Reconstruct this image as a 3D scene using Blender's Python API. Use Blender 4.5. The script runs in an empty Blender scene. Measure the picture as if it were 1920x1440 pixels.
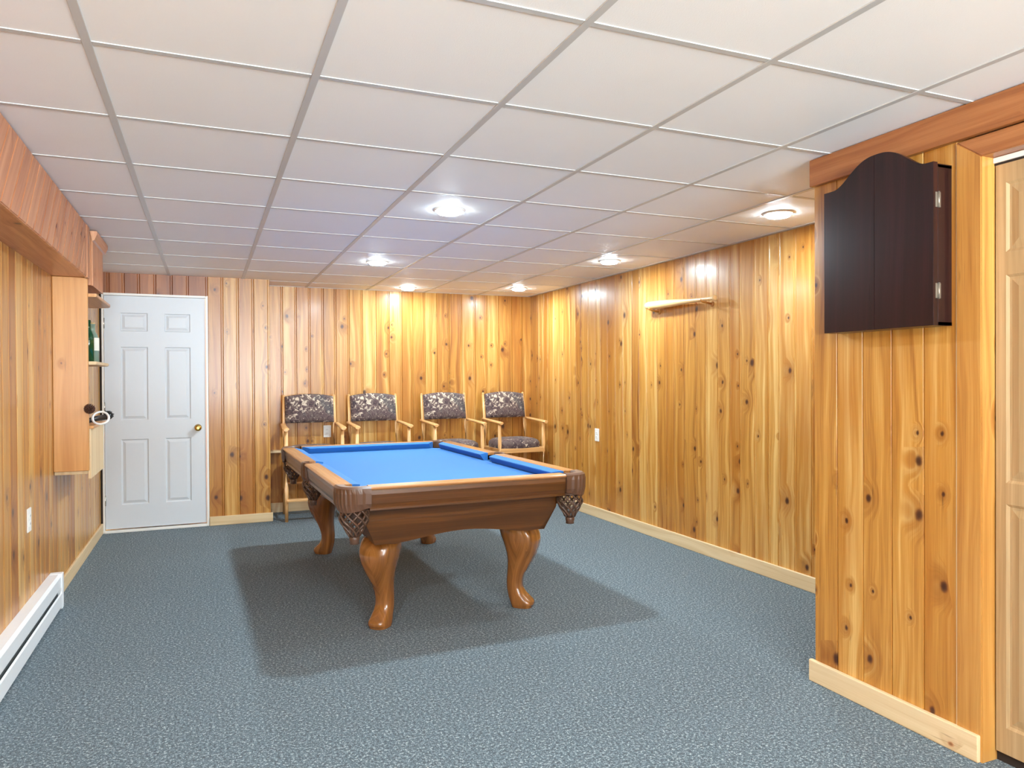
import bpy, bmesh, math, random
from mathutils import Vector, Matrix
random.seed(11)
PI = math.pi
sc = bpy.context.scene
COL = sc.collection

# ------------------------------------------------------------------ helpers
def lin(r, g, b):
    f = lambda c: (c/255/12.92) if c/255 <= .04045 else ((c/255+.055)/1.055)**2.4
    return (f(r), f(g), f(b), 1)

class NT:
    """small wrapper to write node graphs as expressions"""
    def __init__(s, name):
        s.m = bpy.data.materials.new(name); s.m.use_nodes = True
        s.t = s.m.node_tree; s.t.nodes.clear()
        s.out = s.t.nodes.new('ShaderNodeOutputMaterial')
        s.b = s.t.nodes.new('ShaderNodeBsdfPrincipled')
        s.t.links.new(s.b.outputs[0], s.out.inputs[0])
    def n(s, typ, **kw):
        o = s.t.nodes.new(typ)
        for k, v in kw.items(): setattr(o, k, v)
        return o
    def put(s, sock, v):
        if isinstance(v, bpy.types.NodeSocket): s.t.links.new(v, sock)
        else: sock.default_value = v
    def math(s, op, a, b=0.0, c=0.0, clamp=False):
        o = s.n('ShaderNodeMath', operation=op, use_clamp=clamp)
        s.put(o.inputs[0], a); s.put(o.inputs[1], b); s.put(o.inputs[2], c)
        return o.outputs[0]
    def add(s, a, b): return s.math('ADD', a, b)
    def mul(s, a, b): return s.math('MULTIPLY', a, b)
    def xyz(s, x, y, z=0.0):
        o = s.n('ShaderNodeCombineXYZ'); s.put(o.inputs[0], x); s.put(o.inputs[1], y); s.put(o.inputs[2], z)
        return o.outputs[0]
    def sep(s, v):
        o = s.n('ShaderNodeSeparateXYZ'); s.put(o.inputs[0], v); return o.outputs
    def noise(s, vec, scale, detail=2.0, rough=.5, dist=0.0, col=False):
        o = s.n('ShaderNodeTexNoise'); s.put(o.inputs['Vector'], vec)
        o.inputs['Scale'].default_value = scale; o.inputs['Detail'].default_value = detail
        o.inputs['Roughness'].default_value = rough; o.inputs['Distortion'].default_value = dist
        return o.outputs['Color' if col else 'Fac']
    def step(s, v, lo, hi, a=0.0, b=1.0):
        o = s.n('ShaderNodeMapRange', interpolation_type='SMOOTHSTEP'); s.put(o.inputs[0], v)
        s.put(o.inputs[1], lo); s.put(o.inputs[2], hi); s.put(o.inputs[3], a); s.put(o.inputs[4], b)
        return o.outputs[0]
    def ramp(s, v, stops):
        o = s.n('ShaderNodeValToRGB'); s.put(o.inputs[0], v)
        e = o.color_ramp.elements
        while len(e) < len(stops): e.new(.5)
        for q, (p, c) in zip(e, stops): q.position = p; q.color = c
        return o.outputs[0]
    def mix(s, f, a, b, blend='MIX'):
        o = s.n('ShaderNodeMix', data_type='RGBA', blend_type=blend)
        s.put(o.inputs[0], f); s.put(o.inputs[6], a); s.put(o.inputs[7], b)
        return o.outputs[2]
    def bump(s, h, strength, dist):
        o = s.n('ShaderNodeBump'); s.put(o.inputs['Height'], h)
        o.inputs['Strength'].default_value = strength; o.inputs['Distance'].default_value = dist
        s.t.links.new(o.outputs[0], s.b.inputs['Normal'])
    def fin(s, color=None, rough=.5, **kw):
        if color is not None: s.put(s.b.inputs['Base Color'], color)
        s.put(s.b.inputs['Roughness'], rough)
        for k, v in kw.items(): s.put(s.b.inputs[k.replace('_', ' ')], v)
        return s.m

def plain(name, c, rough=.5, **kw):
    s = NT(name)
    co = s.n('ShaderNodeTexCoord').outputs['Object']
    f = s.noise(co, 35, 2)
    col = s.mix(s.mul(f, .12), c, (c[0]*.8, c[1]*.8, c[2]*.8, 1))
    return s.fin(col, rough, **kw)

def wood(name, light, mid, dark, knot=None, kthr=.34, kscale=6.5, var=.5, rough=.35, coat=.25, gscale=55, streak=None, bump=.1, knotr=1.0, spec=.5):
    s = NT(name)
    uv = s.n('ShaderNodeUVMap').outputs[0]
    pid = s.n('ShaderNodeAttribute', attribute_name='pid').outputs['Fac']
    u, v, _ = s.sep(uv)
    po = s.mul(pid, 7.31)
    U = s.add(u, po); V = s.add(v, s.mul(pid, 3.77))
    wn = s.n('ShaderNodeTexWhiteNoise', noise_dimensions='1D'); s.put(wn.inputs['W'], pid)
    rnd = s.n('ShaderNodeAttribute', attribute_name='tone').outputs['Fac']; rc = s.sep(wn.outputs['Color'])
    halo = 0.0
    if knot:
        vo = s.n('ShaderNodeTexVoronoi', voronoi_dimensions='2D', feature='F1')
        s.put(vo.inputs['Vector'], s.xyz(U, s.mul(V, .72))); vo.inputs['Scale'].default_value = kscale
        d = vo.outputs['Distance']; cr = s.sep(vo.outputs['Color'])
        dn = s.add(d, s.mul(s.add(s.noise(s.xyz(U, V), 40, 2), -.5), .05))
        pres = s.math('LESS_THAN', cr[0], kthr)
        rad = s.add(.035*knotr, s.mul(s.mul(cr[1], cr[1]), .10*knotr))
        km = s.mul(pres, s.step(dn, rad, s.mul(rad, .45)))
        core = s.mul(pres, s.step(dn, s.mul(rad, .75), s.mul(rad, .2)))
        halo = s.mul(pres, s.step(d, s.mul(rad, 4.0), s.mul(rad, .7)))
        tail = s.mul(pres, s.mul(s.step(d, .5, .1), s.step(s.noise(s.xyz(s.mul(U, 90), s.mul(V, 5)), 1, 2), .62, .72)))
    warp = s.mul(s.noise(s.xyz(s.mul(U, 5), s.mul(V, 1.1)), 1.0, 2), 1.6)
    gx = s.add(s.add(s.mul(U, gscale*.28), warp), s.mul(halo, .9)) if knot else s.add(s.mul(U, gscale*.28), warp)
    rings = s.noise(s.xyz(gx, s.mul(V, .35)), 1.6, 3, .6)
    fine = s.noise(s.xyz(s.mul(U, gscale*4), s.mul(V, 3.2)), 1.0, 3, .6)
    g = s.add(s.mul(rings, .72), s.mul(fine, .28))
    g = s.add(g, s.mul(s.add(rnd, -.5), var*.36))
    col = s.ramp(g, [(.30, light), (.5, mid), (.74, dark)])
    if streak:
        st = s.noise(s.xyz(s.mul(U, 7), s.mul(V, .9)), 1.0, 2)
        col = s.mix(s.mul(s.step(s.add(st, s.mul(s.add(rc[1], -.5), .35)), .45, .75), .55), col, streak)
    if knot:
        col = s.mix(s.mul(halo, .35), col, (dark[0]*.75, dark[1]*.6, dark[2]*.5, 1))
        col = s.mix(s.mul(tail, .55), col, knot)
        col = s.mix(s.mul(km, .75), col, (knot[0]*2.2, knot[1]*1.9, knot[2]*1.6, 1))
        col = s.mix(s.mul(core, .9), col, knot)
    if bump: s.bump(g, bump, .002)
    return s.fin(col, s.add(rough-.06, s.mul(fine, .12)), Coat_Weight=coat, Coat_Roughness=.18, Specular_IOR_Level=spec)

# ------------------------------------------------------------------ mesh building
class MB:
    def __init__(s, grain='z'):
        s.bm = bmesh.new(); s.uv = s.bm.loops.layers.uv.new('UVMap')
        s.pid = s.bm.faces.layers.float.new('pid'); s.tl = s.bm.faces.layers.float.new('tone'); s.tone = .5; s.grain = grain; s.p = random.random()*9
    def setp(s, p=None, tone=None):
        s.p = random.random()*9 if p is None else p
        s.tone = random.uniform(.2, .8) if tone is None else tone
    def face(s, vs, grain=None, smooth=False):
        try: f = s.bm.faces.new(vs)
        except ValueError: return None
        f[s.pid] = s.p; f[s.tl] = s.tone; f.smooth = smooth
        s._uv(f, grain or s.grain)
        return f
    def _uv(s, f, g):
        i = 'xyz'.index(g); a, b = [k for k in (0, 1, 2) if k != i]
        f.normal_update(); n = f.normal
        if abs(n[i]) > .9: fn = lambda c: (c[a], c[b])
        elif abs(n[a]) > abs(n[b]): fn = lambda c: (c[b] + .31*c[a], c[i])
        else: fn = lambda c: (c[a] + .31*c[b], c[i])
        for l in f.loops: l[s.uv].uv = fn(l.vert.co)
    def v(s, co): return s.bm.verts.new(co)
    def box(s, lo, hi, bev=0.0, grain=None, M=None, taper=None):
        """bevelled box between two corners"""
        x0, y0, z0 = lo; x1, y1, z1 = hi
        tmp = bmesh.new()
        P = [(x, y, z) for z in (z0, z1) for y in (y0, y1) for x in (x0, x1)]
        V = [tmp.verts.new(p) for p in P]
        for q in ((0, 2, 3, 1), (4, 5, 7, 6), (0, 1, 5, 4), (2, 6, 7, 3), (0, 4, 6, 2), (1, 3, 7, 5)):
            tmp.faces.new([V[k] for k in q])
        if bev:
            bmesh.ops.bevel(tmp, geom=tmp.edges[:], offset=bev, segments=2, affect='EDGES', profile=.5)
        s.merge(tmp, grain, M, smooth=False)
    def merge(s, tmp, grain=None, M=None, smooth=False):
        mp = {}
        for v in tmp.verts: mp[v] = s.bm.verts.new(v.co)
        fs = []
        for f in tmp.faces:
            g = s.face([mp[v] for v in f.verts], grain, smooth or f.smooth)
            if g: fs.append(g)
        if M is not None:
            bmesh.ops.transform(s.bm, matrix=M, verts=list(mp.values()))
        tmp.free()
        return fs
    def loft(s, rings, closed=True, caps=True, smooth=True, grain=None, loop=False):
        R = [[s.v(p) for p in r] for r in rings]
        n = len(R[0]); m = len(R)
        for i in range(m if loop else m-1):
            A, B = R[i], R[(i+1) % m]
            for j in range(n if closed else n-1):
                k = (j+1) % n
                s.face([A[j], A[k], B[k], B[j]], grain, smooth)
        if caps and closed and not loop:
            s.face(R[0][::-1], grain); s.face(R[-1], grain)
        return R
    def tube(s, path, r, seg=8, grain=None, caps=True):
        """round tube along a path; r number or list"""
        P = [Vector(p) for p in path]; rings = []
        up = Vector((0, 0, 1))
        for i, p in enumerate(P):
            t = (P[min(i+1, len(P)-1)] - P[max(i-1, 0)]).normalized()
            a = t.cross(up)
            if a.length < 1e-3: a = t.cross(Vector((0, 1, 0)))
            a.normalize(); b = t.cross(a).normalized()
            rr = r[i] if isinstance(r, (list, tuple)) else r
            rings.append([p + a*math.cos(2*PI*k/seg)*rr + b*math.sin(2*PI*k/seg)*rr for k in range(seg)])
        s.loft(rings, grain=grain, caps=caps)
    def lathe(s, prof, c=(0, 0, 0), axis='z', seg=20, caps=True):
        rings = []
        for r, h in prof:
            ring = []
            for k in range(seg):
                a = 2*PI*k/seg; x, y = r*math.cos(a), r*math.sin(a)
                q = {'z': (x, y, h), 'x': (h, x, y), 'y': (x, h, y)}[axis]
                ring.append((c[0]+q[0], c[1]+q[1], c[2]+q[2]))
            rings.append(ring)
        s.loft(rings, caps=caps)
    def prism(s, pts, axis, a, b, grain=None, smooth=False, bev=0.0):
        """extrude a 2-D outline along an axis: x:(y,z) y:(x,z) z:(x,y)"""
        def P(p, h): return {'x': (h, p[0], p[1]), 'y': (p[0], h, p[1]), 'z': (p[0], p[1], h)}[axis]
        tmp = bmesh.new()
        A = [tmp.verts.new(P(p, a)) for p in pts]; B = [tmp.verts.new(P(p, b)) for p in pts]
        n = len(pts)
        tmp.faces.new(A[::-1]); tmp.faces.new(B)
        for j in range(n):
            f = tmp.faces.new([A[j], A[(j+1) % n], B[(j+1) % n], B[j]]); f.smooth = smooth
        bmesh.ops.recalc_face_normals(tmp, faces=tmp.faces[:])
        if bev:
            e = [e for e in tmp.edges if (e.verts[0] in A) == (e.verts[1] in A)]
            bmesh.ops.bevel(tmp, geom=e, offset=bev, segments=2, affect='EDGES')
        s.merge(tmp, grain)
    def build(s, name, mat, parent=None, sub=0, recalc=True):
        if recalc: bmesh.ops.recalc_face_normals(s.bm, faces=s.bm.faces[:])
        me = bpy.data.meshes.new(name); s.bm.to_mesh(me); s.bm.free()
        for m in (mat if isinstance(mat, (list, tuple)) else [mat]): me.materials.append(m)
        o = bpy.data.objects.new(name, me); COL.objects.link(o)
        if parent: o.parent = parent
        if sub:
            md = o.modifiers.new('sub', 'SUBSURF'); md.levels = sub; md.render_levels = sub
        return o

def tag(o, label, cat, group=None):
    o['label'] = label; o['category'] = cat
    if group: o['group'] = group
    return o
def thing(name, label, cat, loc=(0, 0, 0), rz=0, group=None):
    o = bpy.data.objects.new(name, None); COL.objects.link(o); o.empty_display_size = .1
    o.location = loc; o.rotation_euler = (0, 0, rz)
    return tag(o, label, cat, group)
def struct(o): o['kind'] = 'structure'; return o
def copy_tree(o, parent=None):
    c = o.copy(); COL.objects.link(c)
    if parent: c.parent = parent
    for ch in list(o.children): copy_tree(ch, c)
    return c

# ------------------------------------------------------------------ materials
KN = lin(62, 30, 14)
M_pine = wood('knotty_pine_varnished', lin(226, 184, 112), lin(196, 138, 60), lin(138, 76, 20), knot=KN, var=.9, kthr=.40, knotr=1.35, rough=.36, coat=.22, streak=lin(168, 98, 22))
M_pinered = wood('red_stained_pine', lin(226, 166, 122), lin(206, 140, 96), lin(170, 100, 62), knot=lin(80, 36, 24), var=.6, rough=.4, coat=.2, kthr=.25)
M_fascia = wood('amber_pine_trim', lin(182, 122, 72), lin(160, 98, 52), lin(122, 68, 32), knot=KN, kthr=.12, var=.5, rough=.36, coat=.3)
M_head = wood('brown_pine_header', lin(176, 112, 60), lin(150, 86, 40), lin(112, 58, 24), knot=KN, kthr=.3, var=.6, rough=.4, coat=.2)
M_raw = wood('pale_pine_trim', lin(232, 208, 168), lin(222, 194, 150), lin(202, 166, 118), knot=lin(130, 84, 48), kthr=.12, var=.4, rough=.5, coat=.05)
M_casing = wood('casing_pine', lin(208, 156, 84), lin(188, 130, 60), lin(150, 90, 36), knot=KN, kthr=.3, kscale=4.5, var=.4, rough=.36, coat=.3)
M_panelb = wood('plain_pine_board', lin(220, 160, 92), lin(204, 142, 74), lin(178, 112, 50), knot=lin(90, 46, 22), kthr=.22, kscale=5, var=.3, rough=.4, coat=.25)
M_rail_lit = wood('rail_oak_lit', lin(198, 142, 86), lin(172, 116, 64), lin(128, 78, 38), var=.4, rough=.3, coat=.5, gscale=80)  # lighter copy of the table oak: lamp light on rail tops put into the colour
M_oak_shaded = wood('table_oak_shaded', lin(122, 74, 28), lin(92, 53, 17), lin(60, 33, 9), var=.5, rough=.34, coat=.25, gscale=80)  # darker copy: shade on apron and cabinet put into the colour
M_leg = wood('leg_oak', lin(172, 114, 58), lin(140, 88, 40), lin(88, 50, 20), var=.3, rough=.22, coat=.7, gscale=60)
M_chair = wood('chair_oak', lin(236, 190, 132), lin(222, 168, 106), lin(194, 136, 78), var=.4, rough=.38, coat=.2, gscale=80)
M_bif = wood('pale_oak_door', lin(196, 168, 128), lin(176, 146, 104), lin(146, 114, 74), var=.2, rough=.45, coat=.1, gscale=110)
M_mahog = wood('dark_mahogany', lin(54, 23, 24), lin(36, 14, 15), lin(19, 7, 8), var=.2, rough=.3, coat=.4, gscale=70, bump=.05, spec=.3)
M_bat = wood('ash_wood', lin(242, 208, 156), lin(228, 186, 128), lin(204, 156, 96), var=.2, rough=.35, coat=.3, gscale=60)

def carpet_mat():
    s = NT('blue_grey_carpet')
    co = s.n('ShaderNodeTexCoord').outputs['Object']
    f1 = s.noise(co, 88, 3, .78); f2 = s.noise(co, 190, 2, .6); f3 = s.noise(co, 2.5, 3)
    f = s.add(s.mul(f1, .62), s.mul(f2, .38))
    col = s.ramp(f, [(.38, lin(14, 22, 30)), (.46, lin(52, 70, 80)), (.54, lin(92, 112, 121)), (.62, lin(196, 205, 204))])
    col = s.mix(s.mul(f3, .25), col, lin(70, 90, 101))
    s.bump(f, .9, .012)
    return s.fin(col, .95, Sheen_Weight=.15)
M_carpet = carpet_mat()
def tile_mat():
    s = NT('ceiling_tile')
    co = s.n('ShaderNodeTexCoord').outputs['Object']
    f = s.noise(co, 3.0, 3); g = s.noise(co, 260, 2)
    col = s.mix(f, lin(250, 249, 247), lin(245, 244, 241))
    s.bump(g, .25, .002)
    return s.fin(col, .55)
M_tile = tile_mat()
M_tee = plain('ceiling_grid_metal', lin(198, 197, 194), .35)
M_white = plain('white_paint', lin(212, 215, 218), .42)
M_frame = plain('white_trim_paint', lin(238, 234, 226), .4)
M_plas = plain('white_plastic', lin(244, 242, 236), .35)
M_heat = plain('white_enamel', lin(240, 242, 244), .3)
M_slot = plain('dark_fin_metal', lin(110, 112, 112), .5, Metallic=.4)
M_brass = plain('brass', lin(214, 176, 96), .22, Metallic=1.0)
M_chrome = plain('nickel', lin(205, 200, 190), .25, Metallic=1.0)
M_hinge = plain('worn_hinge_metal', lin(150, 140, 126), .4, Metallic=.7)
M_black = plain('black_plastic', lin(24, 24, 26), .4)
M_dark = plain('dark_gap', lin(40, 28, 20), .8)
M_brown = plain('brown_bristle', lin(74, 42, 26), .7)
M_wht = plain('white_rubber', lin(240, 238, 232), .4)
M_net = plain('brown_leather_strap', lin(92, 64, 48), .42, Coat_Weight=.25)
M_leather = plain('brown_leather', lin(98, 66, 46), .42, Coat_Weight=.2)
M_liner = plain('dark_leather', lin(52, 40, 36), .5)
M_tin = plain('label_paper', lin(226, 222, 206), .5)
M_cork = plain('cork', lin(206, 170, 116), .7)
def cloth_mat():
    s = NT('blue_billiard_cloth')
    co = s.n('ShaderNodeTexCoord').outputs['Object']
    f = s.noise(co, 380, 2); h = s.noise(co, 3, 2)
    col = s.mix(f, lin(28, 96, 160), lin(38, 108, 172))
    s.bump(f, .12, .001)
    return s.fin(col, .85, Sheen_Weight=.04)
M_cloth = cloth_mat()
def fabric_mat():
    s = NT('mottled_tapestry')
    co = s.n('ShaderNodeTexCoord').outputs['Object']
    n1 = s.noise(co, 17, 3, .6, 1.6); n2 = s.noise(co, 24, 3, .55, 1.4); n3 = s.noise(co, 7, 2)
    z = s.sep(co)[2]
    col = s.ramp(n1, [(.30, lin(40, 32, 36)), (.45, lin(84, 62, 64)), (.58, lin(104, 88, 80)), (.72, lin(76, 48, 54))])
    m = s.step(s.add(n2, s.mul(s.step(z, .9, 1.08), .07)), .60, .69)
    col = s.mix(m, col, lin(206, 188, 166))
    col = s.mix(s.mul(s.step(n3, .55, .7), .5), col, lin(70, 74, 76))
    s.bump(n2, .2, .003)
    return s.fin(col, .8, Sheen_Weight=.1)
M_fab = fabric_mat()
def glass_mat(name, c, rough=.08):
    s = NT(name)
    return s.fin(c, rough, Transmission_Weight=.55, IOR=1.45)
M_green = glass_mat('green_glass', lin(30, 98, 58))
M_clear = glass_mat('pale_green_glass', lin(170, 196, 176))
def emit_mat(name, c, st):
    s = NT(name); s.b.inputs['Emission Color'].default_value = c; s.b.inputs['Emission Strength'].default_value = st
    return s.fin((.9, .9, .9, 1), .4)
M_lens = emit_mat('lit_lens', (.85, 1, 1.08, 1), 75)

# ------------------------------------------------------------------ room
XL, XR, YD, YB, ZC, YR = -.8376, 3.3925, 7.098, 7.5526, 2.2327, -3.4
XP, YP = 2.41, 2.389            # partition face and its corner
XA = .545                       # edge of the alcove wall

def edges(a, b, w, jit=0.0):
    out = [a]
    while out[-1] + w*1.35 < b: out.append(out[-1] + w + random.uniform(-jit, jit))
    out.append(b); return out

def planks(mb, org, d, nrm, ed, z0, z1, thick=.02, g=.0035, dep=.007, bead=True, flush=False, tones=None):
    """vertical tongue and groove boards along direction d, face looking along nrm"""
    d = Vector(d); nrm = Vector(nrm); org = Vector(org)
    for bi, (a, b) in enumerate(zip(ed[:-1], ed[1:])):
        mb.setp(tone=tones[bi] if tones else None)
        prof = [(a, -thick), (a, -dep), (a+g, 0)]
        if bead and b-a > .06:
            e = b-.017
            prof += [(e-.003, 0), (e, -.0035), (e+.003, 0)]
        prof += [(b, 0), (b, -thick)] if flush and b == ed[-1] else [(b-g, 0), (b, -dep), (b, -thick)]
        lo = []; hi = []
        for s_, n_ in prof:
            p = org + d*s_ + nrm*n_
            lo.append(mb.v((p.x, p.y, z0))); hi.append(mb.v((p.x, p.y, z1)))
        fl = []
        k = len(prof)
        for i in range(k):
            j = (i+1) % k
            f = mb.face([lo[i], lo[j], hi[j], hi[i]])
            if f:
                for l in f.loops:
                    c = l.vert.co - org
                    l[mb.uv].uv = (c.dot(d), l.vert.co.z)
        mb.face(lo[::-1]); mb.face(hi)

# floor
mb = MB(); mb.box((XL-.1, YR-.1, -.06), (XR+.1, YB+.1, 0)); struct(mb.build('floor', M_carpet))

# ceiling: lay-in tiles with a small reveal, grid of tees as its child
mb = MB(); W = .61
gx0, gy0 = -.295, 1.686
mb.box((XL-.1, YR-.1, ZC+.002), (XR+.1, YB+.1, ZC+.06))
ceil = struct(mb.build('ceiling', M_tile))
mb = MB()
xs = [gx0 + W*i for i in range(-1, 7)]; ys = [gy0 + W*i for i in range(-9, 11)]
for x in xs:
    if XL+.02 < x < XR-.02: mb.box((x-.012, YR, ZC-.002), (x+.012, YB if x > XA else YD, ZC+.008), .001)
for y in ys:
    if y > YB-.05: continue
    for x in [xs[0]] + xs[1:]:
        a, b = max(x+.0125, XL), min(x+W-.0125, XR)
        if y > YD and b < XA: continue
        if b > a: mb.box((a, y-.011, ZC-.0005), (b, y+.011, ZC+.008), .0008)
mb.box((XL, YR, ZC-.001), (XL+.02, YB, ZC+.008)); mb.box((XR-.02, YP, ZC-.001), (XR, YB, ZC+.008))
mb.box((XA, YB-.02, ZC-.001), (XR, YB, ZC+.008))
grid = mb.build('ceiling_grid', M_tee, ceil)

# walls
mb = MB(); planks(mb, (XL, 0, 0), (0, 1, 0), (1, 0, 0), edges(YR, YD+.02, .128, .012), 0, ZC+.006); struct(mb.build('wall_left', M_pine))
mb = MB()
bk = [XA-.02, .703, .835, .9676, 1.0986, 1.223, 1.3577, 1.494, 1.6326, 1.773, 1.9065, 2.0236, 2.160, 2.29, 2.430, 2.573, 2.727, 2.864, 3.003, 3.163, 3.285, XR+.02]
planks(mb, (0, YB, 0), (1, 0, 0), (0, -1, 0), bk, 0, ZC+.006); struct(mb.build('wall_back', M_pine))
# alcove wall with the white door
mb = MB()
planks(mb, (0, YD, 0), (1, 0, 0), (0, -1, 0), [.0184, .1445, .2758, .4074, XA], 0, ZC+.006, tones=[.72, .6, .76, .66])
mb.setp(); mb.box((XA-.02, YD+.02, 0), (XA, YB, ZC+.006)); mb.box((XL-.05, YD+.1, 0), (.02, YD+.12, ZC))
struct(mb.build('wall_front', M_pine))
mb = MB()
planks(mb, (0, YD, 0), (1, 0, 0), (0, -1, 0), [XL, -.76, -.645, -.527, -.40, -.27, -.14, .0184], 2.062, ZC+.004)
struct(mb.build('trim_6', M_head))
mb = MB()
rw = [YP-.4]
pat = [.135, .118, .14, .128, .10, .137, .145, .11, .125]
i = 0
while rw[-1] < YB-.15: rw.append(rw[-1]+pat[i % len(pat)]*random.uniform(.92, 1.08)); i += 1
rw[-1] = YB+.02
planks(mb, (XR, 0, 0), (0, 1, 0), (-1, 0, 0), rw, 0, ZC+.006); struct(mb.build('wall_right', M_pine))
# partition: boards facing the room, the end of the wall, the back side, the run behind the camera
DO0, DO1, DH = .84, 1.655, 2.045    # bifold opening
mb = MB()
planks(mb, (XP, 0, 0), (0, 1, 0), (-1, 0, 0), [1.745, 1.874, 2.009, 2.142, 2.27, YP], 0, ZC+.006, bead=False, flush=True, tones=[.56, .5, .58, .4, .66])
mb.setp(); mb.box((XP+.02, 1.745, 0), (XP+.10, YP-.02, ZC+.006))
mb.setp(); mb.box((XP+.001, YP-.02, 0), (XP+.12, YP, ZC+.006))
planks(mb, (XP, 0, 0), (0, 1, 0), (-1, 0, 0), edges(YR, DO0-.085, .13), 0, ZC+.006)
planks(mb, (XP, 0, 0), (0, 1, 0), (-1, 0, 0), edges(DO0-.085, 1.745, .13), DH+.09, ZC+.006)
mb.setp(); mb.box((XP+.12, YP-.02, 0), (XR+.02, YP, ZC+.006))
mb.box((XP+.6, YR, 0), (XP+.62, YP-.02, ZC+.006))
struct(mb.build('wall_partition', M_pine))
# rear wall behind the camera, with a wide window added for fill light
mb = MB()
WX0, WX1, WZ0, WZ1 = -.45, 2.05, .75, 2.1
planks(mb, (0, YR, 0), (1, 0, 0), (0, 1, 0), edges(XL-.02, WX0, .13), 0, ZC+.006)
planks(mb, (0, YR, 0), (1, 0, 0), (0, 1, 0), edges(WX0, WX1, .13), 0, WZ0)
planks(mb, (0, YR, 0), (1, 0, 0), (0, 1, 0), edges(WX0, WX1, .13), WZ1, ZC+.006)
planks(mb, (0, YR, 0), (1, 0, 0), (0, 1, 0), edges(WX1, XP+.62, .13), 0, ZC+.006)
struct(mb.build('wall_rear', M_pine))
mb = MB()
for x in (WX0, (WX0*2+WX1)/3, (WX0+WX1*2)/3, WX1): mb.box((x-.03, YR-.05, WZ0-.03), (x+.03, YR+.015, WZ1+.03), .004)
for z in (WZ0, WZ1): mb.box((WX0-.03, YR-.05, z-.03), (WX1+.03, YR+.016, z+.03), .004)
added_win = struct(mb.build('added_window_1', M_frame))  # made-up window, added to let fill light in

# skirting
def bbox(name, lo, hi, mat=M_raw, grain='y', bev=.004):
    m = MB(grain); m.box(lo, hi, bev); return struct(m.build(name, mat))
bbox('baseboard_left', (XL, 4.90, 0), (XL+.017, YD, .088))
bbox('baseboard_right', (XR-.018, YP, 0), (XR, YB, .094))
bbox('baseboard_back', (XA, YB-.018, 0), (XR-.018, YB, .094), grain='x')
bbox('baseboard_front', (.02, YD-.017, 0), (XA+.017, YD, .082), grain='x')
bbox('baseboard_partition', (XP-.02, 1.66, 0), (XP, YP+.02, .092))
m = MB('x'); m.box((XA, YB-.13, .598), (XA+.135, YB, .618), .003); m.box((XA, YB-.10, .57), (XA+.02, YB, .598), .003); struct(m.build('trim_7', M_raw))
# fascia along the partition top, casing round the bifold opening
m = MB('y'); m.box((XP-.024, YR+.02, 2.118), (XP, YP+.006, ZC-.001), .003); struct(m.build('trim_1', M_fascia))
m = MB('z')
m.prism([(1.745, 0), (1.655, 0), (1.655, DH), (1.745, 2.115)], 'x', XP-.006, XP+.10, bev=.003)
m.setp(); m.prism([(DO0, 0), (DO0-.085, 0), (DO0-.085, 2.115), (DO0, DH)], 'x', XP-.006, XP+.10, bev=.003)
struct(m.build('trim_2', M_casing))
m = MB('y'); m.prism([(1.745, 2.115), (1.655, DH), (DO0, DH), (DO0-.085, 2.115)], 'x', XP-.006, XP+.10, bev=.003); struct(m.build('trim_3', M_fascia))
m = MB('z'); m.box((XP-.002, 1.7415, .09), (XP+.0, 1.7485, 2.115)); struct(m.build('trim_4', M_raw))

# soffit along the left wall: diagonal boards on its face
SX, SZ, SY1 = -.642, 1.930, 5.03
m = MB('y'); m.box((XL, YR, SZ), (SX-.018, SY1, ZC), 0)
m.setp(); m.box((XL, YR+.01, SZ-.001), (SX-.02, SY1-.001, SZ+.01), 0)
sof = struct(m.build('trim_5', M_pinered))
m = MB('z'); y = YR
while y < SY1-.13:
    m.setp(); h = ZC-SZ; sl = .27
    P = [(y, SZ-.012), (y+.128, SZ-.012), (y+.128+sl, ZC-.004), (y+sl, ZC-.004)]
    P = [(min(p[0], SY1-.09), p[1]) for p in P]
    if P[0][0] < P[1][0] - .02: 
        dv = Vector((sl, h)).normalized()
        n0 = len(m.bm.faces); m.prism(P, 'x', SX-.018, SX, bev=.004)
        m.bm.faces.ensure_lookup_table()
        for f in m.bm.faces[n0:]:
            for l in f.loops:
                c = l.vert.co; l[m.uv].uv = (c.y*dv.y - c.z*dv.x, c.y*dv.x + c.z*dv.y)
    y += .130
m.setp(); m.box((SX-.018, SY1-.09, SZ-.012), (SX+.002, SY1-.002, ZC-.004), .004)
m.build('soffit_boards', M_pinered, sof)

# ------------------------------------------------------------------ white six panel door
def panel_face(m, y, rects, x0, x1, z0, z1, dep, axis='y', sgn=-1, ridge=.022):
    """a door leaf whose face carries sunk mouldings with raised fields. plane coordinate y, face looks along sgn"""
    xs = sorted({x0, x1, *[r[0] for r in rects], *[r[1] for r in rects]}); zs = sorted({z0, z1, *[r[2] for r in rects], *[r[3] for r in rects]})
    P = (lambda a, d, z: (a, y - sgn*d, z)) if axis == 'y' else (lambda a, d, z: (y - sgn*d, a, z))
    for xa, xb in zip(xs[:-1], xs[1:]):
        for za, zb in zip(zs[:-1], zs[1:]):
            r = [q for q in rects if q[0] <= xa+1e-6 and q[1] >= xb-1e-6 and q[2] <= za+1e-6 and q[3] >= zb-1e-6]
            if r: continue
            m.face([m.v(P(*p)) for p in ((xa, 0, za), (xb, 0, za), (xb, 0, zb), (xa, 0, zb))])
    for a, b, c, d in rects:
        loops = [(0, 0), (ridge*.35, dep), (ridge*.65, dep), (ridge*1.6, dep*.15)]
        rings = [[P(a+i, h, c+i), P(b-i, h, c+i), P(b-i, h, d-i), P(a+i, h, d-i)] for i, h in loops]
        R = m.loft(rings, caps=False, smooth=False)
        m.face(R[-1])
dr = bpy.data.objects.new('door_1', None); COL.objects.link(dr); struct(dr); dr.location = (0, YD, 0)
m = MB()
rc = []
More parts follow.
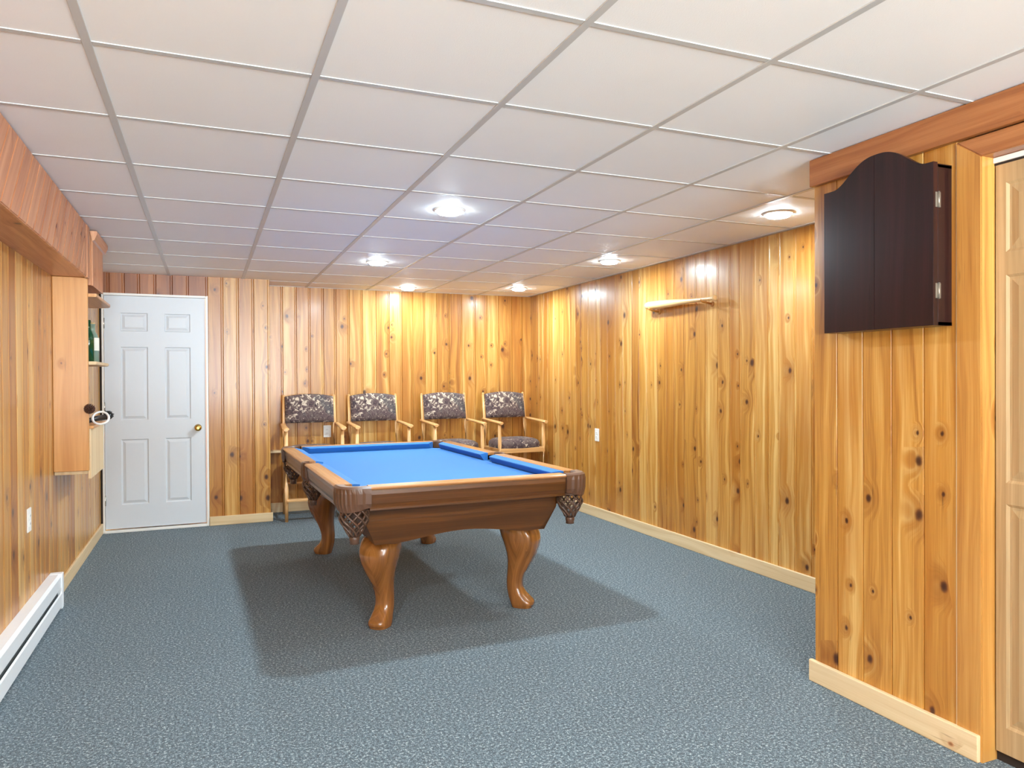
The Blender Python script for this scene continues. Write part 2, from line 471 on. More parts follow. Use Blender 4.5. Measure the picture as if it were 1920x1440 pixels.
for a, b in ((-.680, -.468), (-.335, -.128)):
    rc += [(a, b, 1.735, 1.895), (a, b, .965, 1.60), (a, b, .235, .80)]
panel_face(m, .012, rc, -.803, -.004, .032, 2.040, .009)
for q in (((-.803, .0225, .032), (-.004, .05, 2.04)),): m.box(*q)
m.build('leaf', M_white, dr)
m = MB(); m.box((-.002, -.004, 0), (.0184, .06, 2.06), .003); m.box((-.822, -.002, 0), (-.806, .06, 2.06), .003); m.box((-.806, -.004, 2.042), (-.002, .06, 2.062), .003)
m.build('frame', M_frame, dr)
m = MB(); m.box((-.806, -.012, 0), (-.002, .05, .022), .003); m.build('threshold', M_frame, dr)
m = MB(); m.box((-.8375, .004, .02), (-.822, .06, 2.06)); m.build('frame_gap', M_dark, dr)
for z in (.28, 1.08, 1.80):
    m = MB(); m.lathe([(.006, z-.045), (.006, z+.045)], (-.8035, .006, 0), seg=8); m.build('hinge', M_chrome, dr)
kn = MB(); kn.lathe([(.031, 0), (.031, -.005), (.014, -.009), (.011, -.03), (.022, -.036), (.029, -.05), (.026, -.062), (.012, -.068)], (-.070, .012, .885), 'y')
kn.build('knob', M_brass, dr)

# ------------------------------------------------------------------ bifold door on the right
bd = bpy.data.objects.new('door_2', None); COL.objects.link(bd); struct(bd); bd.location = (XP+.059, 0, 0)
for (a, b) in ((1.252, 1.650), (.846, 1.246)):
    m = MB('z')
    rc = [(a+.034, b-.034, lo, hi) for lo, hi in ((.124, .878), (.949, 1.646), (1.722, 1.955))]
    panel_face(m, 0, rc, a, b, .036, 2.018, .006, axis='x', sgn=-1, ridge=.026)
    m.box((.0085, a, .036), (.03, b, 2.018))
    m.build('leaf', M_bif, bd)
m = MB('y'); m.box((-.008, DO0, 2.026), (.02, DO1, 2.044), .002); m.build('track', M_plas, bd)
m = MB(); m.box((.012, DO0, .0), (.05, DO1, .036)); m.box((.0, DO0, 2.019), (.03, DO1, 2.026)); m.build('shadow_gap', M_dark, bd)

# ------------------------------------------------------------------ pool table
TX, TY = 1.237, 4.74
HW, HL, ZT, ZB = .682, 1.225, .788, .734     # half width, half length, rail top, bed
tb = thing('pool_table', 'oak pool table with blue cloth, carved bowed legs and leather net pockets', 'pool table', (TX, TY, 0), .02)
# bed
cc, mr = .135, .05
def bed_outline(w, l):
    P = []
    for sx, sy in ((1, -1), (1, 1), (-1, 1), (-1, -1)):
        pass
    c = cc
    return [(-w+c, -l), (w-c, -l), (w-c*.55, -l+c*.55), (w, -l+c), (w, -mr), (w-.05, -mr*.6), (w-.05, mr*.6), (w, mr), (w, l-c), (w-c*.55, l-c*.55), (w-c, l), (-w+c, l), (-w+c*.55, l-c*.55), (-w, l-c),
            (-w, mr), (-w+.05, mr*.6), (-w+.05, -mr*.6), (-w, -mr), (-w, -l+c), (-w+c*.55, -l+c*.55)]
m = MB(); m.prism(bed_outline(HW-.06, HL-.06), 'z', ZB-.03, ZB); m.build('bed_cloth', M_cloth, tb)
# rails: wood top slab, cushion, apron. profile in (n, z), n outward from the inner nose
def rail_run(side, a, b, ca, cb):
    """side 'x+','x-','y+','y-'; a..b along; ca/cb: how much the cushion is cut back at the nose"""
    H = HW if side[0] == 'x' else HL
    sg = 1 if side[1] == '+' else -1
    def P(t, n, z): return (sg*n, t, z) if side[0] == 'x' else (t, sg*n, z)
    g = 'y' if side[0] == 'x' else 'x'
    m = MB(g)
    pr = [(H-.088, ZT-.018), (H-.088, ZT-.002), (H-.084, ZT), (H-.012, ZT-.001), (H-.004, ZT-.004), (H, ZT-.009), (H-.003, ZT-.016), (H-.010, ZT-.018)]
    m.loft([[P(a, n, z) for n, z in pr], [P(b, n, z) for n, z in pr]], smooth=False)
    r = m.build('rail', M_rail_lit, tb)
    m = MB(g)
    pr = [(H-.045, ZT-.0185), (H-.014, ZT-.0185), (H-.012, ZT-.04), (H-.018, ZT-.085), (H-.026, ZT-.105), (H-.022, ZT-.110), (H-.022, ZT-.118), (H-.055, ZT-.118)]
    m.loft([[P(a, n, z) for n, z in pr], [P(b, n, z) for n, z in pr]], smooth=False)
    m.build('apron', M_oak_shaded, tb)
    m = MB(g)
    def ring(t, cut):
        pr = [(H-.0885, ZB), (H-.0885, ZT-.003), (H-.10, ZT-.0035), (H-.132, ZT-.010), (H-.139, ZT-.013), (H-.138, ZT-.019), (H-.115, ZB)]
        return [P(t + cut*(H-.0885-n)/.05, n, z) for n, z in pr]
    m.loft([ring(a+.004, ca), ring(b-.004, -cb)], smooth=False)
    m.build('cushion', M_cloth, tb)
e = .148
for sd in ('x+', 'x-'):
    rail_run(sd, -HL+e, -.062, .05, .015); rail_run(sd, .062, HL-e, .015, .05)
for sd in ('y+', 'y-'): rail_run(sd, -HW+e, HW-e, .05, .05)
# pockets
def net(m, c, r0, z0, z1, ph=0.0, squash=(1, 1)):
    n, st = 9, 12
    def R(t): return r0*(1.0 + .10*math.sin(PI*min(1, t*1.4)) - .62*max(0, t-.35)**1.3/.65**1.3)
    for k in range(n):
        for dr_ in (1, -1):
            path = []
            for i in range(st+1):
                t = i/st; a = ph + 2*PI*k/n + dr_*t*1.9
                rr = R(t) + .002*dr_
                path.append((c[0]+rr*math.cos(a)*squash[0], c[1]+rr*math.sin(a)*squash[1], z0+(z1-z0)*t))
            m.tube(path, .0056, 5)
    m.lathe([(R(0)+.001, z0+.006), (R(0)+.006, z0), (R(0)+.001, z0-.006), (R(0)-.004, z0)], (c[0], c[1], 0), seg=18, caps=False)
def pocket(kind, sx, sy):
    p = None
    m = MB(); 
    if kind == 'corner':
        W2, L2 = HW, HL
        hc = (W2-.105, L2-.105)
        N = 24; rings = []
        A0 = (W2+.003, L2-e-.002); B0 = (W2-e-.002, L2+.003)
        for i in range(N+1):
            t = i/N; a = PI/2*t
            # rounded outer corner, superellipse about the point inside
            ox, oy = W2-e-.002, L2-e-.002; q = .62
            px = ox + (e+.006)*(max(0, math.cos(a))**q); py = oy + (e+.006)*(max(0, math.sin(a))**q)
            fl = .0025*math.sin(t*PI*16)
            dx, dy = math.cos(a), math.sin(a)
            ai = -PI/4 + (PI)*t*1.0 if False else (-.55 + (PI/2+1.1)*t)
            ix, iy = hc[0]+.056*math.cos(ai), hc[1]+.056*math.sin(ai)
            zb = ZT-.122 + .022*(abs(2*t-1)**2.5) 
            ring = [(ix, iy, ZB-.06), (ix, iy, ZT-.006), (ix+dx*.006, iy+dy*.006, ZT+.002), (px-dx*.012, py-dy*.012, ZT+.003), (px, py, ZT-.006), (px+dx*(.003+fl), py+dy*(.003+fl), ZT-.03), (px+dx*(.001+fl), py+dy*(.001+fl), ZT-.08), (px-dx*.006, py-dy*.006, zb), (px-dx*.016, py-dy*.016, zb), (px-dx*.02, py-dy*.02, ZT-.05)]
            rings.append([(sx*x, sy*y, z) for x, y, z in ring])
        m.loft(rings, smooth=False)
        p = m.build('pocket', M_leather, tb)
        c = (sx*(W2-.085), sy*(L2-.085)); zn = ZT-.115
        m = MB(); net(m, c, .062, zn, ZT-.245, .2); m.build('net', M_net, p)
        m = MB(); m.lathe([(.012, ZT-.243), (.024, ZT-.247), (.026, ZT-.262), (.022, ZT-.272), (.024, ZT-.284), (.018, ZT-.286)], (c[0], c[1], 0), seg=12); m.build('net_cap', M_net, p)
    else:
        N = 20; rings = []
        hc = HW-.035
        for i in range(N+1):
            t = i/N; a = -PI/2 + PI*t
            dx, dy = math.cos(a), math.sin(a)
            px, py = HW-.012 + .022*dx, .0575*dy
            ix, iy = hc - .012 + .036*dx, .047*dy
            fl = .002*math.sin(t*PI*14)
            ring = [(ix, iy, ZB-.06), (ix, iy, ZT-.006), (ix+.004*dx, iy, ZT+.002), (px-.006*dx, py, ZT+.003), (px, py, ZT-.006), (px+fl, py, ZT-.04), (px-.002+fl, py, ZT-.09), (px-.012, py, ZT-.105-.012*dx), (px-.02, py, ZT-.10)]
            rings.append([(sx*x, y, z) for x, y, z in ring])
        m.loft(rings, smooth=False)
        p = m.build('pocket', M_leather, tb)
        c = (sx*(HW-.062), 0); zn = ZT-.108
        m = MB(); net(m, c, .056, zn, ZT-.235, .5); m.build('net', M_net, p)
        m = MB(); m.lathe([(.012, ZT-.233), (.022, ZT-.237), (.024, ZT-.25), (.02, ZT-.258), (.022, ZT-.27), (.016, ZT-.272)], (c[0], c[1], 0), seg=12); m.build('net_cap', M_net, p)
    m = MB()
    hx, hy = (HW-.105, HL-.105) if kind == 'corner' else (HW-.05, 0)
    r = .056 if kind == 'corner' else .044
    m.lathe([(r-.001, ZB-.002), (r-.002, ZB-.05), (r*.8, ZB-.06)], (sx*hx, sy*hy, 0), seg=18, caps=False)
    m.build('liner', M_liner, p, recalc=False)
for sx in (1, -1):
    for sy in (1, -1): pocket('corner', sx, sy)
    pocket('side', sx, 0)
# cabinet: four sloping panels with arched lower edges
m = MB('x')
ZCT, ZCB = ZT-.118, .468
tw, tl, bw, bl = HW-.115, HL-.115, HW-.205, HL-.165
def cab_panel(fix, half_t, half_b, off_t, off_b, sg, rise):
    n = 28; th = .028; rows = []
    for i in range(n+1):
        t = -1 + 2*i/n
        s_ = abs(t)
        arch = 0 if s_ > .80 else rise*(.5+.5*math.cos(PI*s_/.80))**.8
        if .74 < s_ <= .84: arch -= .004
        zb = ZCB + arch
        k = (zb-ZCB)/(ZCT-ZCB)
        hb = half_b + (half_t-half_b)*k; ob = off_b + (off_t-off_b)*k
        ml = .58; 
        def Q(x, o, z): return (x, sg*o, z) if fix == 'y' else (sg*o, x, z)
        zm = ZCT-.07; km = (zm-ZCB)/(ZCT-ZCB); hm = half_b+(half_t-half_b)*km; om = off_b+(off_t-off_b)*km
        rows.append([Q(t*half_t, off_t, ZCT), Q(t*(hm), om+.001, zm+.004), Q(t*hm, om, zm-.004), Q(t*hb, ob, zb), Q(t*hb, ob-th, zb), Q(t*half_t, off_t-th, ZCT)])
    m.loft(rows, smooth=False, grain='x' if fix == 'y' else 'y')
for sg in (1, -1):
    m.setp(); cab_panel('y', tw, bw, tl, bl, sg, .040)
    m.setp(); cab_panel('x', tl, bl, tw, bw, sg, .050)
m.build('cabinet', M_oak_shaded, tb)
# cabriole legs
def leg(sx, sy):
    m = MB('z')
    D = Vector((sx*.707, sy*.707, 0)); T = Vector((-D.y, D.x, 0)); c0 = Vector((sx*.402, sy*.89, 0))
    #      z,   off,  a(out half), b(across half)
    prof = [(.476, -.020, .088, .094), (.455, -.014, .102, .102), (.425, -.002, .110, .104), (.385, .010, .107, .100), (.345, .013, .096, .090), (.305, .010, .084, .078), (.265, .002, .072, .066), (.225, -.010, .061, .057),
            (.185, -.022, .052, .052), (.145, -.030, .047, .050), (.11, -.029, .047, .050), (.08, -.018, .054, .052), (.055, .0, .066, .055), (.036, .014, .074, .058), (.018, .018, .072, .059), (.010, .016, .066, .057), (.0, .016, .063, .055)]
    fine = []
    for (z0, *p0), (z1, *p1) in zip(prof[:-1], prof[1:]):
        for k in range(4):
            t = k/4; fine.append((z0+(z1-z0)*t, *[q0+(q1-q0)*t for q0, q1 in zip(p0, p1)]))
    fine.append(prof[-1])
    for _ in range(2):
        fine = [fine[0]] + [(f[0], *[(u+2*v_+w_)/4 for u, v_, w_ in zip(e_[1:], f[1:], g_[1:])]) for e_, f, g_ in zip(fine[:-2], fine[1:-1], fine[2:])] + [fine[-1]]
    rings = []; NS = 48
    for z, o, a, b in fine:
        ring = []
        w = 1.02*max(0, min(1, (z-.195)/.16))**.6          # half angle of the raised knee shield
        for k in range(NS):
            th = 2*PI*k/NS; cs, sn = math.cos(th), math.sin(th)
            ex = .74
            x = a*math.copysign(abs(cs)**ex, cs); y_ = b*math.copysign(abs(sn)**ex, sn)
            tt = abs(th if th < PI else th-2*PI)
            sh = 1/(1+math.exp((tt-w)/.045)) if w > .05 else 0
            rib = .95 + .08*sh - .035*math.exp(-((tt-w-.08)/.08)**2)*(1 if w > .05 else 0) if z > .19 else .95
            ring.append(c0 + D*(o + x*rib) + T*(y_*rib) + Vector((0, 0, z)))
        rings.append(ring)
    m.loft(rings)
    return m.build('leg', M_leg, tb)
for sx in (1, -1):
    for sy in (1, -1): leg(sx, sy)

# ------------------------------------------------------------------ spectator chairs
def cushion_mesh(m, cx, cy, cz, hx, hy, hz, n=12, power=.38):
    """soft pad: superellipsoid"""
    rings = []
    sgn = lambda v, p: math.copysign(abs(v)**p, v)
    for i in range(1, n):
        ph = -PI/2 + PI*i/n
        rings.append([(cx + hx*sgn(math.cos(ph), power)*sgn(math.cos(2*PI*k/(2*n)), power), cy + hy*sgn(math.cos(ph), power)*sgn(math.sin(2*PI*k/(2*n)), power), cz + hz*sgn(math.sin(ph), .75)) for k in range(2*n)])
    m.loft(rings)
def pad_back(m, w, h, z0, y, th, crown=.025):
    """upholstered back: padded slab with a gently crowned top"""
    nx, nz = 14, 8
    def pt(i, j, s):
        u = -1+2*i/nx; v_ = j/nz
        zz = z0 + (h + crown*(1-u*u))*v_
        puff = th*(1-abs(u)**4)*(1-abs(2*v_-1)**4)
        return (u*w*.5, y + s*(.012+puff) + .05*v_, zz)
    F = [[m.v(pt(i, j, -1)) for i in range(nx+1)] for j in range(nz+1)]
    B = [[m.v(pt(i, j, 1)) for i in range(nx+1)] for j in range(nz+1)]
    for G in (F, B):
        for j in range(nz):
            for i in range(nx): m.face([G[j][i], G[j][i+1], G[j+1][i+1], G[j+1][i]], smooth=True)
    for i in range(nx):
        m.face([F[0][i], F[0][i+1], B[0][i+1], B[0][i]]); m.face([F[nz][i], F[nz][i+1], B[nz][i+1], B[nz][i]])
    for j in range(nz):
        m.face([F[j][0], F[j+1][0], B[j+1][0], B[j][0]]); m.face([F[j][nx], F[j+1][nx], B[j+1][nx], B[j][nx]])
def bar(m, p, q, wx, wy, bev=.004):
    """rectangular bar between two points"""
    p, q = Vector(p), Vector(q); t = (q-p); L = t.length
    M = Matrix.Translation((p+q)/2) @ t.to_track_quat('Z', 'X').to_matrix().to_4x4()
    m.box((-wx/2, -wy/2, -L/2), (wx/2, wy/2, L/2), bev, 'z', M)
def make_chair():
    r = thing('spectator_chair', '', 'chair', (0, 0, 0), 0, 'padded oak chairs along the back wall')
    hw, yf, yb = .255, -.20, .20     # local: front is -y
    for s in (-1, 1):
        m = MB('z'); m.tube([(s*hw, yf, 0), (s*hw, yf, .30), (s*hw, yf, .62), (s*hw, yf+.005, .842)], [.015, .019, .019, .016], 10); m.build('front_leg', M_chair, r)
        m = MB('z'); m.tube([(s*.24, yb+.05, 0), (s*.24, yb, .5), (s*.24, yb+.01, .80), (s*.24, yb+.065, 1.14)], [.016, .019, .019, .015], 10)
        m.lathe([(.015, 1.138), (.017, 1.146), (.012, 1.156), (.004, 1.16)], (s*.24, yb+.066, 0), seg=10); m.build('back_post', M_chair, r)
        m = MB('y')
        rings = []
        for y_, w, z in ((yf-.055, .020, .848), (yf-.045, .030, .852), (yf, .034, .856), (-.05, .028, .864), (.12, .024, .872), (yb+.02, .021, .876)):
            rings.append([(s*(hw+.004)+w*math.cos(a), y_, z+.013*math.sin(a)) for a in [2*PI*k/10 for k in range(10)]])
        m.loft(rings); m.build('armrest', M_chair, r)
    m = MB('x'); m.box((-hw-.012, yf-.012, .535), (hw+.012, yf+.012, .585), .004); m.box((-.24, yb-.012, .535), (.24, yb+.012, .585), .004)
    for s in (-1, 1): m.box((s*hw-.012, yf, .535), (s*hw+.012, yb, .585), .004, 'y')
    m.build('seat_frame', M_chair, r)
    m = MB(); cushion_mesh(m, 0, -.008, .610, .242, .208, .075, power=.42); m.build('seat', M_fab, r)
    m = MB(); pad_back(m, .462, .255, .888, yb-.005, .022); m.build('backrest', M_fab, r)
    m = MB('x'); m.box((-hw, yf-.035, .185), (hw, yf+.035, .207), .004); m.build('footrest', M_chair, r)
    for s in (-1, 1):
        m = MB('y'); m.tube([(s*hw, yf, .24), (s*.245, yb+.02, .24)], .011, 8); m.build('side_stretcher', M_chair, r)
    m = MB('x'); m.tube([(-.24, yb+.015, .30), (.24, yb+.015, .30)], .011, 8); m.build('back_stretcher', M_chair, r)
    return r
c0 = make_chair()
spots = [(.932, 7.185, -.02, 'padded oak armchair nearest the white door, an outlet showing under its backrest'),
         (1.575, 7.20, .02, 'second padded oak armchair from the white door'),
         (2.340, 7.20, .05, 'padded oak armchair third from the white door, left armrest clear, right one touching its neighbour'),
         (3.030, 7.20, .05, 'padded oak armchair in the room corner with its seat cushion in full view')]
for i, (x, y, rz, lb) in enumerate(spots):
    o = c0 if i == 0 else copy_tree(c0)
    o.location = (x, y, 0); o.rotation_euler = (0, 0, rz); o['label'] = lb

# ------------------------------------------------------------------ dart board cabinet
dc = thing('dartboard_cabinet', 'dark mahogany dartboard cabinet with arched top hung on the pine partition', 'dartboard cabinet', (XP, 2.006, 1.484))
fx = -.093; hwid = .2415
def arch_top(y):
    t = abs(y+.010)/hwid
    if t > .86: return .565
    k = t/.86
    return .565 + .090*(.5+.5*math.cos(PI*k**1.3))
def half_outline(a, b, n=22):
    ys = [a + (b-a)*i/n for i in range(n+1)]
    return [(a, 0)] + [(b, 0)] + [(y, arch_top(y)) for y in ys[::-1]]
m = MB('z'); m.box((fx+.0225, -hwid, 0), (.001, hwid, .012)); m.box((fx+.0225, -hwid, .548), (-.0005, hwid, .56))
for s in (-1, 1): m.box((fx+.0225, s*hwid-.012 if s > 0 else -hwid, 0), (-.0005, hwid if s > 0 else -hwid+.012, .558), .001)
m.box((-.008, -hwid+.01, .01), (.0015, hwid-.01, .55)); m.build('body', M_mahog, dc)
for a, b in ((-hwid, -.0003), (.0003, hwid)):
    m = MB('z'); m.setp(3.3); m.prism(half_outline(a, b), 'x', fx, fx+.022, bev=.0008); d_ = m.build('door', M_mahog, dc)
    s = -1 if a < -.1 else 1
    for z in (.12, .435):
        h = MB(); h.lathe([(.004, z-.028), (.004, z+.028)], (fx+.0235, s*(hwid+.003), 0), seg=8)
        h.box((fx+.010, s*hwid-.001, z-.026), (fx+.036, s*hwid+.0012, z+.026)); h.build('hinge', M_hinge, d_)

# ------------------------------------------------------------------ baseball bat on the right wall
bt = thing('baseball_bat', 'pale wooden baseball bat resting sideways on the right wall', 'baseball bat', (XR-.06, 4.66, 1.885))
m = MB('y')
prof = [(0, .44), (.016, .438), (.027, .43), (.0325, .40), (.0325, .25), (.030, .12), (.024, 0), (.0175, -.14), (.0135, -.26), (.0125, -.36), (.0135, -.415), (.021, -.427), (.022, -.437), (.012, -.442)]
rings = [[(r*math.cos(2*PI*k/16), y_, r*math.sin(2*PI*k/16)) for k in range(16)] for r, y_ in prof[1:]]
m.loft(rings); ob = m.build('barrel', M_bat, bt); bt.rotation_euler = (math.radians(1.6), 0, 0)
for k_, (y_, dz) in enumerate(((5.0, .034), (4.33, .0145))):
    rk = MB('x'); z = 1.885 + (y_-4.66)*math.sin(math.radians(1.6)) - dz - .007
    rk.tube([(XR+.004, y_, z-.012), (XR-.05, y_, z-.004), (XR-.095, y_, z+.004), (XR-.105, y_, z+.02)], [.008, .008, .007, .006], 8)
    rk.lathe([(.02, 0), (.02, -.006), (.012, -.012)], (XR, y_, z-.012), 'x', 14)
    tag(rk.build('wall_peg', M_casing), ['wooden wall peg under the thick end of the baseball bat', 'wooden wall peg under the thin handle of the baseball bat'][k_], 'peg', 'pegs under the bat')

# ------------------------------------------------------------------ wall plates
def plate(label, loc, face, kind):
    """face: outward direction 'x+','x-','y-'"""
    r = thing('outlet' if kind != 'switch' else 'light_switch', label, kind if kind == 'switch' else 'outlet', loc, {'y-': 0, 'x-': -PI/2, 'x+': PI/2}[face], 'white wall plates')
    m = MB(); m.box((-.038, -.007, -.060), (.038, .0, .060), .003); m.build('cover_plate', M_plas, r)
    for z in (-.02, .02):
        m = MB(); m.box((-.016, -.0095, z-.014), (.016, -.0065, z+.014), .002); s_ = m.build('socket', M_plas, r)
        m = MB(); m.box((-.008, -.0100, z-.004), (-.006, -.0094, z+.006)); m.box((.005, -.0100, z-.004), (.007, -.0094, z+.006)); m.build('slot', M_dark, s_)
plate('white outlet plate on the left wall above the baseboard heater', (XL, 4.36, .603), 'x+', 'outlet')
plate('white outlet plate on the right wall beyond the pool table', (XR, 6.03, .775), 'x-', 'outlet')
plate('white outlet plate on the back wall seen under a chair backrest', (1.128, YB, .785), 'y-', 'outlet')

# ------------------------------------------------------------------ baseboard heater
hh = thing('baseboard_heater', 'long white metal baseboard heater on the floor along the left wall', 'heater', (XL, 3.9, 0))
m = MB('y'); L0, L1 = -.92, .985
pr = [(.0005, .012), (.0005, .198), (.052, .198), (.060, .185), (.060, .118), (.052, .118), (.052, .188), (.008, .190), (.008, .02), (.0, .012)]
m.prism([(.0005, .012), (.0005, .200), (.050, .200), (.062, .186), (.062, .122), (.056, .122), (.056, .182), (.047, .192), (.008, .192), (.008, .012)], 'y', L0, L1); m.build('hood', M_heat, hh)
m = MB('y'); m.prism([(.056, .018), (.066, .018), (.066, .088), (.060, .096), (.056, .090)], 'y', L0, L1); m.build('front_panel', M_heat, hh)
for a, b in ((L0-.02, L0+.03), (L1-.03, L1+.02)):
    m = MB('y'); m.box((.0005, a, .0), (.068, b, .203), .004); m.build('end_cap', M_heat, hh)
m = MB('y'); m.box((.01, L0, .04), (.045, L1, .17)); m.build('fins', M_slot, hh)

# ------------------------------------------------------------------ hanging shelf unit on the left wall
su = thing('wall_shelf_unit', 'pine wall unit with end panel, open shelves and lower box beside the white door', 'shelf unit', (XL, SY1, 0))
pe = -.653 - XL
m = MB('z'); m.box((.0005, .001, .767), (pe, .022, 1.928), .003); m.build('end_panel', M_panelb, su)
m = MB('z'); m.box((.0005, .12, 1.895), (pe+.004, .60, 2.225), .003)
for k in range(4): m.setp(); m.box((pe+.004, .122+.119*k, 1.893), (pe+.014, .122+.119*(k+1)-.003, 2.20), .003)
cab = m.build('upper_cabinet', M_pinered, su)
m = MB('y'); m.prism([(pe+.014, 2.165), (pe+.026, 2.172), (pe+.040, 2.205), (pe+.040, 2.227), (pe+.0, 2.227)], 'y', .10, .64); m.build('crown_moulding', M_pinered, cab)
m = MB('z'); m.box((pe-.035, .022, 1.93), (pe-.012, .118, 2.228)); m.build('corner_strip', M_dark, su)
def shelf(z, y1, d):
    m = MB('y')
    P = [(.0005, .023), (d, .023)] + [(d-.12+.12*math.cos(a), y1-.12+.12*math.sin(a)) for a in [PI/2*k/8 for k in range(9)]] + [(.0005, y1)]
    m.prism(P, 'z', z-.02, z, bev=.003); m.build('shelf', M_raw if z < 1.5 else M_panelb, su)
shelf(1.835, .82, pe+.045); shelf(1.425, .75, pe+.04)
m = MB('z'); m.box((.0005, .023, .745), (pe-.01, .60, 1.018), .003)
m.setp(); m.box((pe-.0095, .03, .715), (pe+.008, .60, 1.022), .003); lb_ = m.build('lower_box', M_raw, su)
m = MB('y'); m.box((.0005, .023, 1.0185), (pe+.022, .63, 1.036), .003); m.build('ledge', M_panelb, su)

def bottle(name, label, loc, h, r, mat, capmat, lab=None):
    b = thing(name, label, 'bottle', loc, 0, 'bottles on the wall shelf')
    m = MB(); m.lathe([(r*.7, 0), (r, .006), (r, h*.58), (r*.85, h*.66), (r*.42, h*.78), (r*.36, h*.94), (r*.45, h*.945), (r*.45, h*.965)], seg=18); m.build('body', mat, b)
    m = MB(); m.lathe([(r*.38, h*.966), (r*.40, h*.99), (r*.34, h)], seg=12); m.build('cork', capmat, b)
    if lab:
        m = MB(); m.lathe([(r*1.02, h*lab[0]), (r*1.03, h*lab[0]+.002), (r*1.03, h*lab[1]-.002), (r*1.02, h*lab[1])], seg=18, caps=False); m.build('label', M_tin, b)
bottle('bottle', 'dark green glass bottle on the wall shelf, nearest the end panel', (XL+.150, SY1+.30, 1.425), .27, .030, M_green, M_green)
bottle('bottle', 'pale glass bottle with a white label on the wall shelf beside the dark green one', (XL+.160, SY1+.40, 1.425), .26, .036, M_clear, M_cork, (.30, .62))
bottle('bottle', 'small corked green bottle at the far end of the wall shelf', (XL+.140, SY1+.52, 1.425), .22, .030, M_green, M_cork, (.2, .4))
# small things on the lower ledge
br = thing('brush', 'black table brush with bristly head lying on the wall unit ledge', 'brush', (XL+.17, SY1+.24, 1.036))
m = MB('y'); m.tube([(-.02, -.12, .02), (.02, -.02, .032), (.06, .08, .036)], [.014, .017, .019], 10); m.build('handle', M_black, br)
m = MB(); random.seed(5)
for k in range(90):
    a = random.uniform(0, 2*PI); e_ = random.uniform(-.4, 1.2); l_ = random.uniform(.028, .040)
    d = Vector((math.cos(a)*math.cos(e_), math.sin(a)*math.cos(e_), math.sin(e_)))
    p0 = Vector((.075, .12, .042)); m.tube([p0, p0+d*l_], [.006, .003], 5)
m.lathe([(.012, .018), (.024, .026), (.027, .042), (.02, .060), (.006, .066)], (.075, .12, 0), seg=12)
m.build('bristles', M_black, br)
rg = MB()
rr = [[(.0, 0, 0)]]
rings = []
for k in range(24):
    a = 2*PI*k/24; c = Vector((.055*math.cos(a), .075*math.sin(a), 0)); o = Vector((math.cos(a), math.sin(a), 0))
    rings.append([tuple(c + o*.009*math.cos(b) + Vector((0, 0, .009*math.sin(b)))) for b in [2*PI*j/8 for j in range(8)]])
rg.loft(rings, caps=False, loop=True)
rgo = tag(rg.build('white_ring', M_wht), 'white rubber ring leaning on the front of the wall unit ledge', 'ring')
rgo.location = (XL+.236, SY1+.10, 1.078); rgo.rotation_euler = (math.radians(52), math.radians(8), 0); rgo.scale = (.8, .62, .9)
pc = MB(); random.seed(9)
pc.lathe([(.006, -.03), (.022, -.022), (.030, 0), (.024, .022), (.006, .032)], seg=12)
for k in range(70):
    a = k*2.4; t = -1+2*(k+.5)/70; e_ = math.asin(t)
    d = Vector((math.cos(a)*math.cos(e_), math.sin(a)*math.cos(e_), math.sin(e_)*.9))
    pc.tube([d*.022, d*.043+Vector((0, 0, .006))], [.009, .003], 5)
pco = tag(pc.build('pine_cone', M_brown), 'dark brown pine cone hanging at the edge of the wall unit end panel', 'pine cone')
pco.location = (XL+pe+.008, SY1-.022, 1.135); pco.scale = (.72, .72, .8)

# ------------------------------------------------------------------ lights
LAMP = 32.0
def lamp(label, x, y, z=ZC, on=1.0):
    r = thing('recessed_light', label, 'ceiling light', (x, y, z), 0, 'recessed ceiling lights')
    m = MB(); m.lathe([(.066, .004), (.082, .001), (.086, -.003), (.078, -.007), (.064, -.006)], seg=32, caps=False); m.build('trim_ring', M_plas, r)
    m = MB(); m.lathe([(.064, -.006), (.064, -.014), (.060, -.020), (.052, -.0225), (.004, -.0228)], seg=32); m.build('lens', M_lens, r)
    ld = bpy.data.lights.new('lamp_bulb', 'AREA'); ld.shape = 'DISK'; ld.size = .104; ld.energy = LAMP*on; ld.color = (.82, .99, 1.08); ld.spread = PI
    lo = bpy.data.objects.new('lamp_bulb', ld); COL.objects.link(lo); lo.parent = r; lo.location = (0, 0, -.0245)
lamp('largest lit ceiling light, directly over the near end of the pool table', 1.235, 3.83)
lamp('lit ceiling light over the far end of the pool table', 1.25, 5.715)
lamp('lit ceiling light closest to the back wall, above the chairs', 1.886, 7.22, on=.26)
lamp('lit ceiling light near the far right room corner', 2.955, 6.87, on=.42)
lamp('lit ceiling light by the right wall, before the bat', 2.94, 5.02, on=.42)
lamp('lit ceiling light beside the dartboard cabinet partition', 2.985, 3.225, on=.42)
lamp('unseen ceiling light added for fill in the rear half of the room, right one of the nearer pair', .75, -.35)  # this and the next three are unseen lamps added to brighten the room
lamp('unseen ceiling light added for fill in the rear half of the room, left one of the nearer pair', -.30, .75, on=1.3)
lamp('unseen ceiling light added for fill, closest to the rear wall, right one of the pair', 1.30, -1.6)
lamp('unseen ceiling light added for fill, closest to the rear wall, left one of the pair', -.30, -1.6)

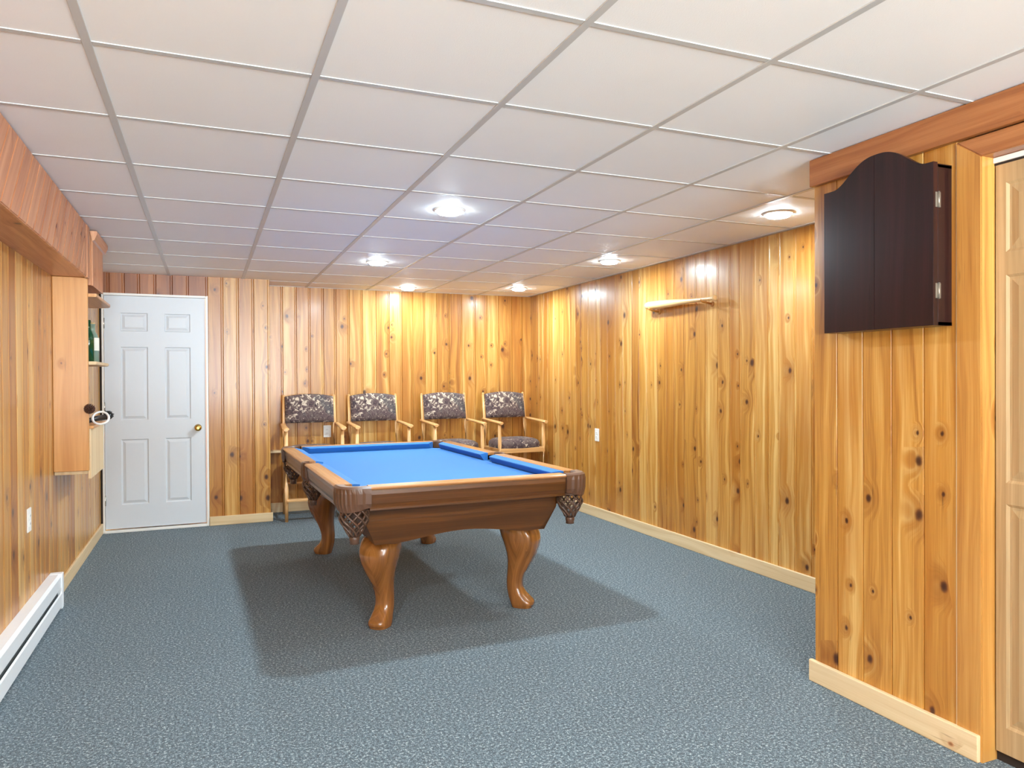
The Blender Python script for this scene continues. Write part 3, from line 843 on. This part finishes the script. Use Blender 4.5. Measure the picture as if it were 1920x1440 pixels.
# fill daylight through the made-up rear window, sampled with a portal
w = bpy.data.worlds.new('World'); sc.world = w; w.use_nodes = True
bg = w.node_tree.nodes['Background']; bg.inputs[0].default_value = (.84, .99, 1.08, 1); bg.inputs[1].default_value = 24.0
# hazy sky above the horizon, below it an added bright half that lights the ceiling
wt = w.node_tree; tc = wt.nodes.new('ShaderNodeTexCoord'); sx_ = wt.nodes.new('ShaderNodeSeparateXYZ'); mr_ = wt.nodes.new('ShaderNodeMapRange')
wt.links.new(tc.outputs['Generated'], sx_.inputs[0]); wt.links.new(sx_.outputs[2], mr_.inputs[0])
mr_.inputs[1].default_value = -.02; mr_.inputs[2].default_value = .02; mr_.inputs[3].default_value = 66.0; mr_.inputs[4].default_value = 14.0
wt.links.new(mr_.outputs[0], bg.inputs[1])
pl = bpy.data.lights.new('added_window_portal', 'AREA'); pl.shape = 'RECTANGLE'; pl.size = WX1-WX0; pl.size_y = WZ1-WZ0; pl.cycles.is_portal = True
po_ = bpy.data.objects.new('added_window_portal', pl); COL.objects.link(po_); po_.location = ((WX0+WX1)/2, YR-.03, (WZ0+WZ1)/2); po_.rotation_euler = (math.radians(90), 0, 0)
po_.parent = added_win

# ------------------------------------------------------------------ camera (level tripod shot, measured from the photograph)
cam = bpy.data.cameras.new('camera'); cam.sensor_width = 36; cam.lens = 36*1369.35/1920; cam.clip_start = .05
co = bpy.data.objects.new('camera', cam); COL.objects.link(co); sc.camera = co
a, p, ro = .3965, -.0069, -.0051
fwd = Vector((math.sin(a)*math.cos(p), math.cos(a)*math.cos(p), math.sin(p)))
right = Vector((math.cos(a), -math.sin(a), 0)); up = right.cross(fwd)
r3 = right*math.cos(ro) + up*math.sin(ro); u3 = -right*math.sin(ro) + up*math.cos(ro)
mw = Matrix((r3, u3, -fwd)).transposed().to_4x4(); mw.translation = (0, 0, 1.3057); co.matrix_world = mw

vs = sc.view_settings
vs.view_transform = 'Standard'; vs.look = 'None'; vs.gamma = 1; vs.exposure = 0.27; vs.use_curve_mapping = False
sc.cycles.max_bounces = 10; sc.cycles.diffuse_bounces = 8
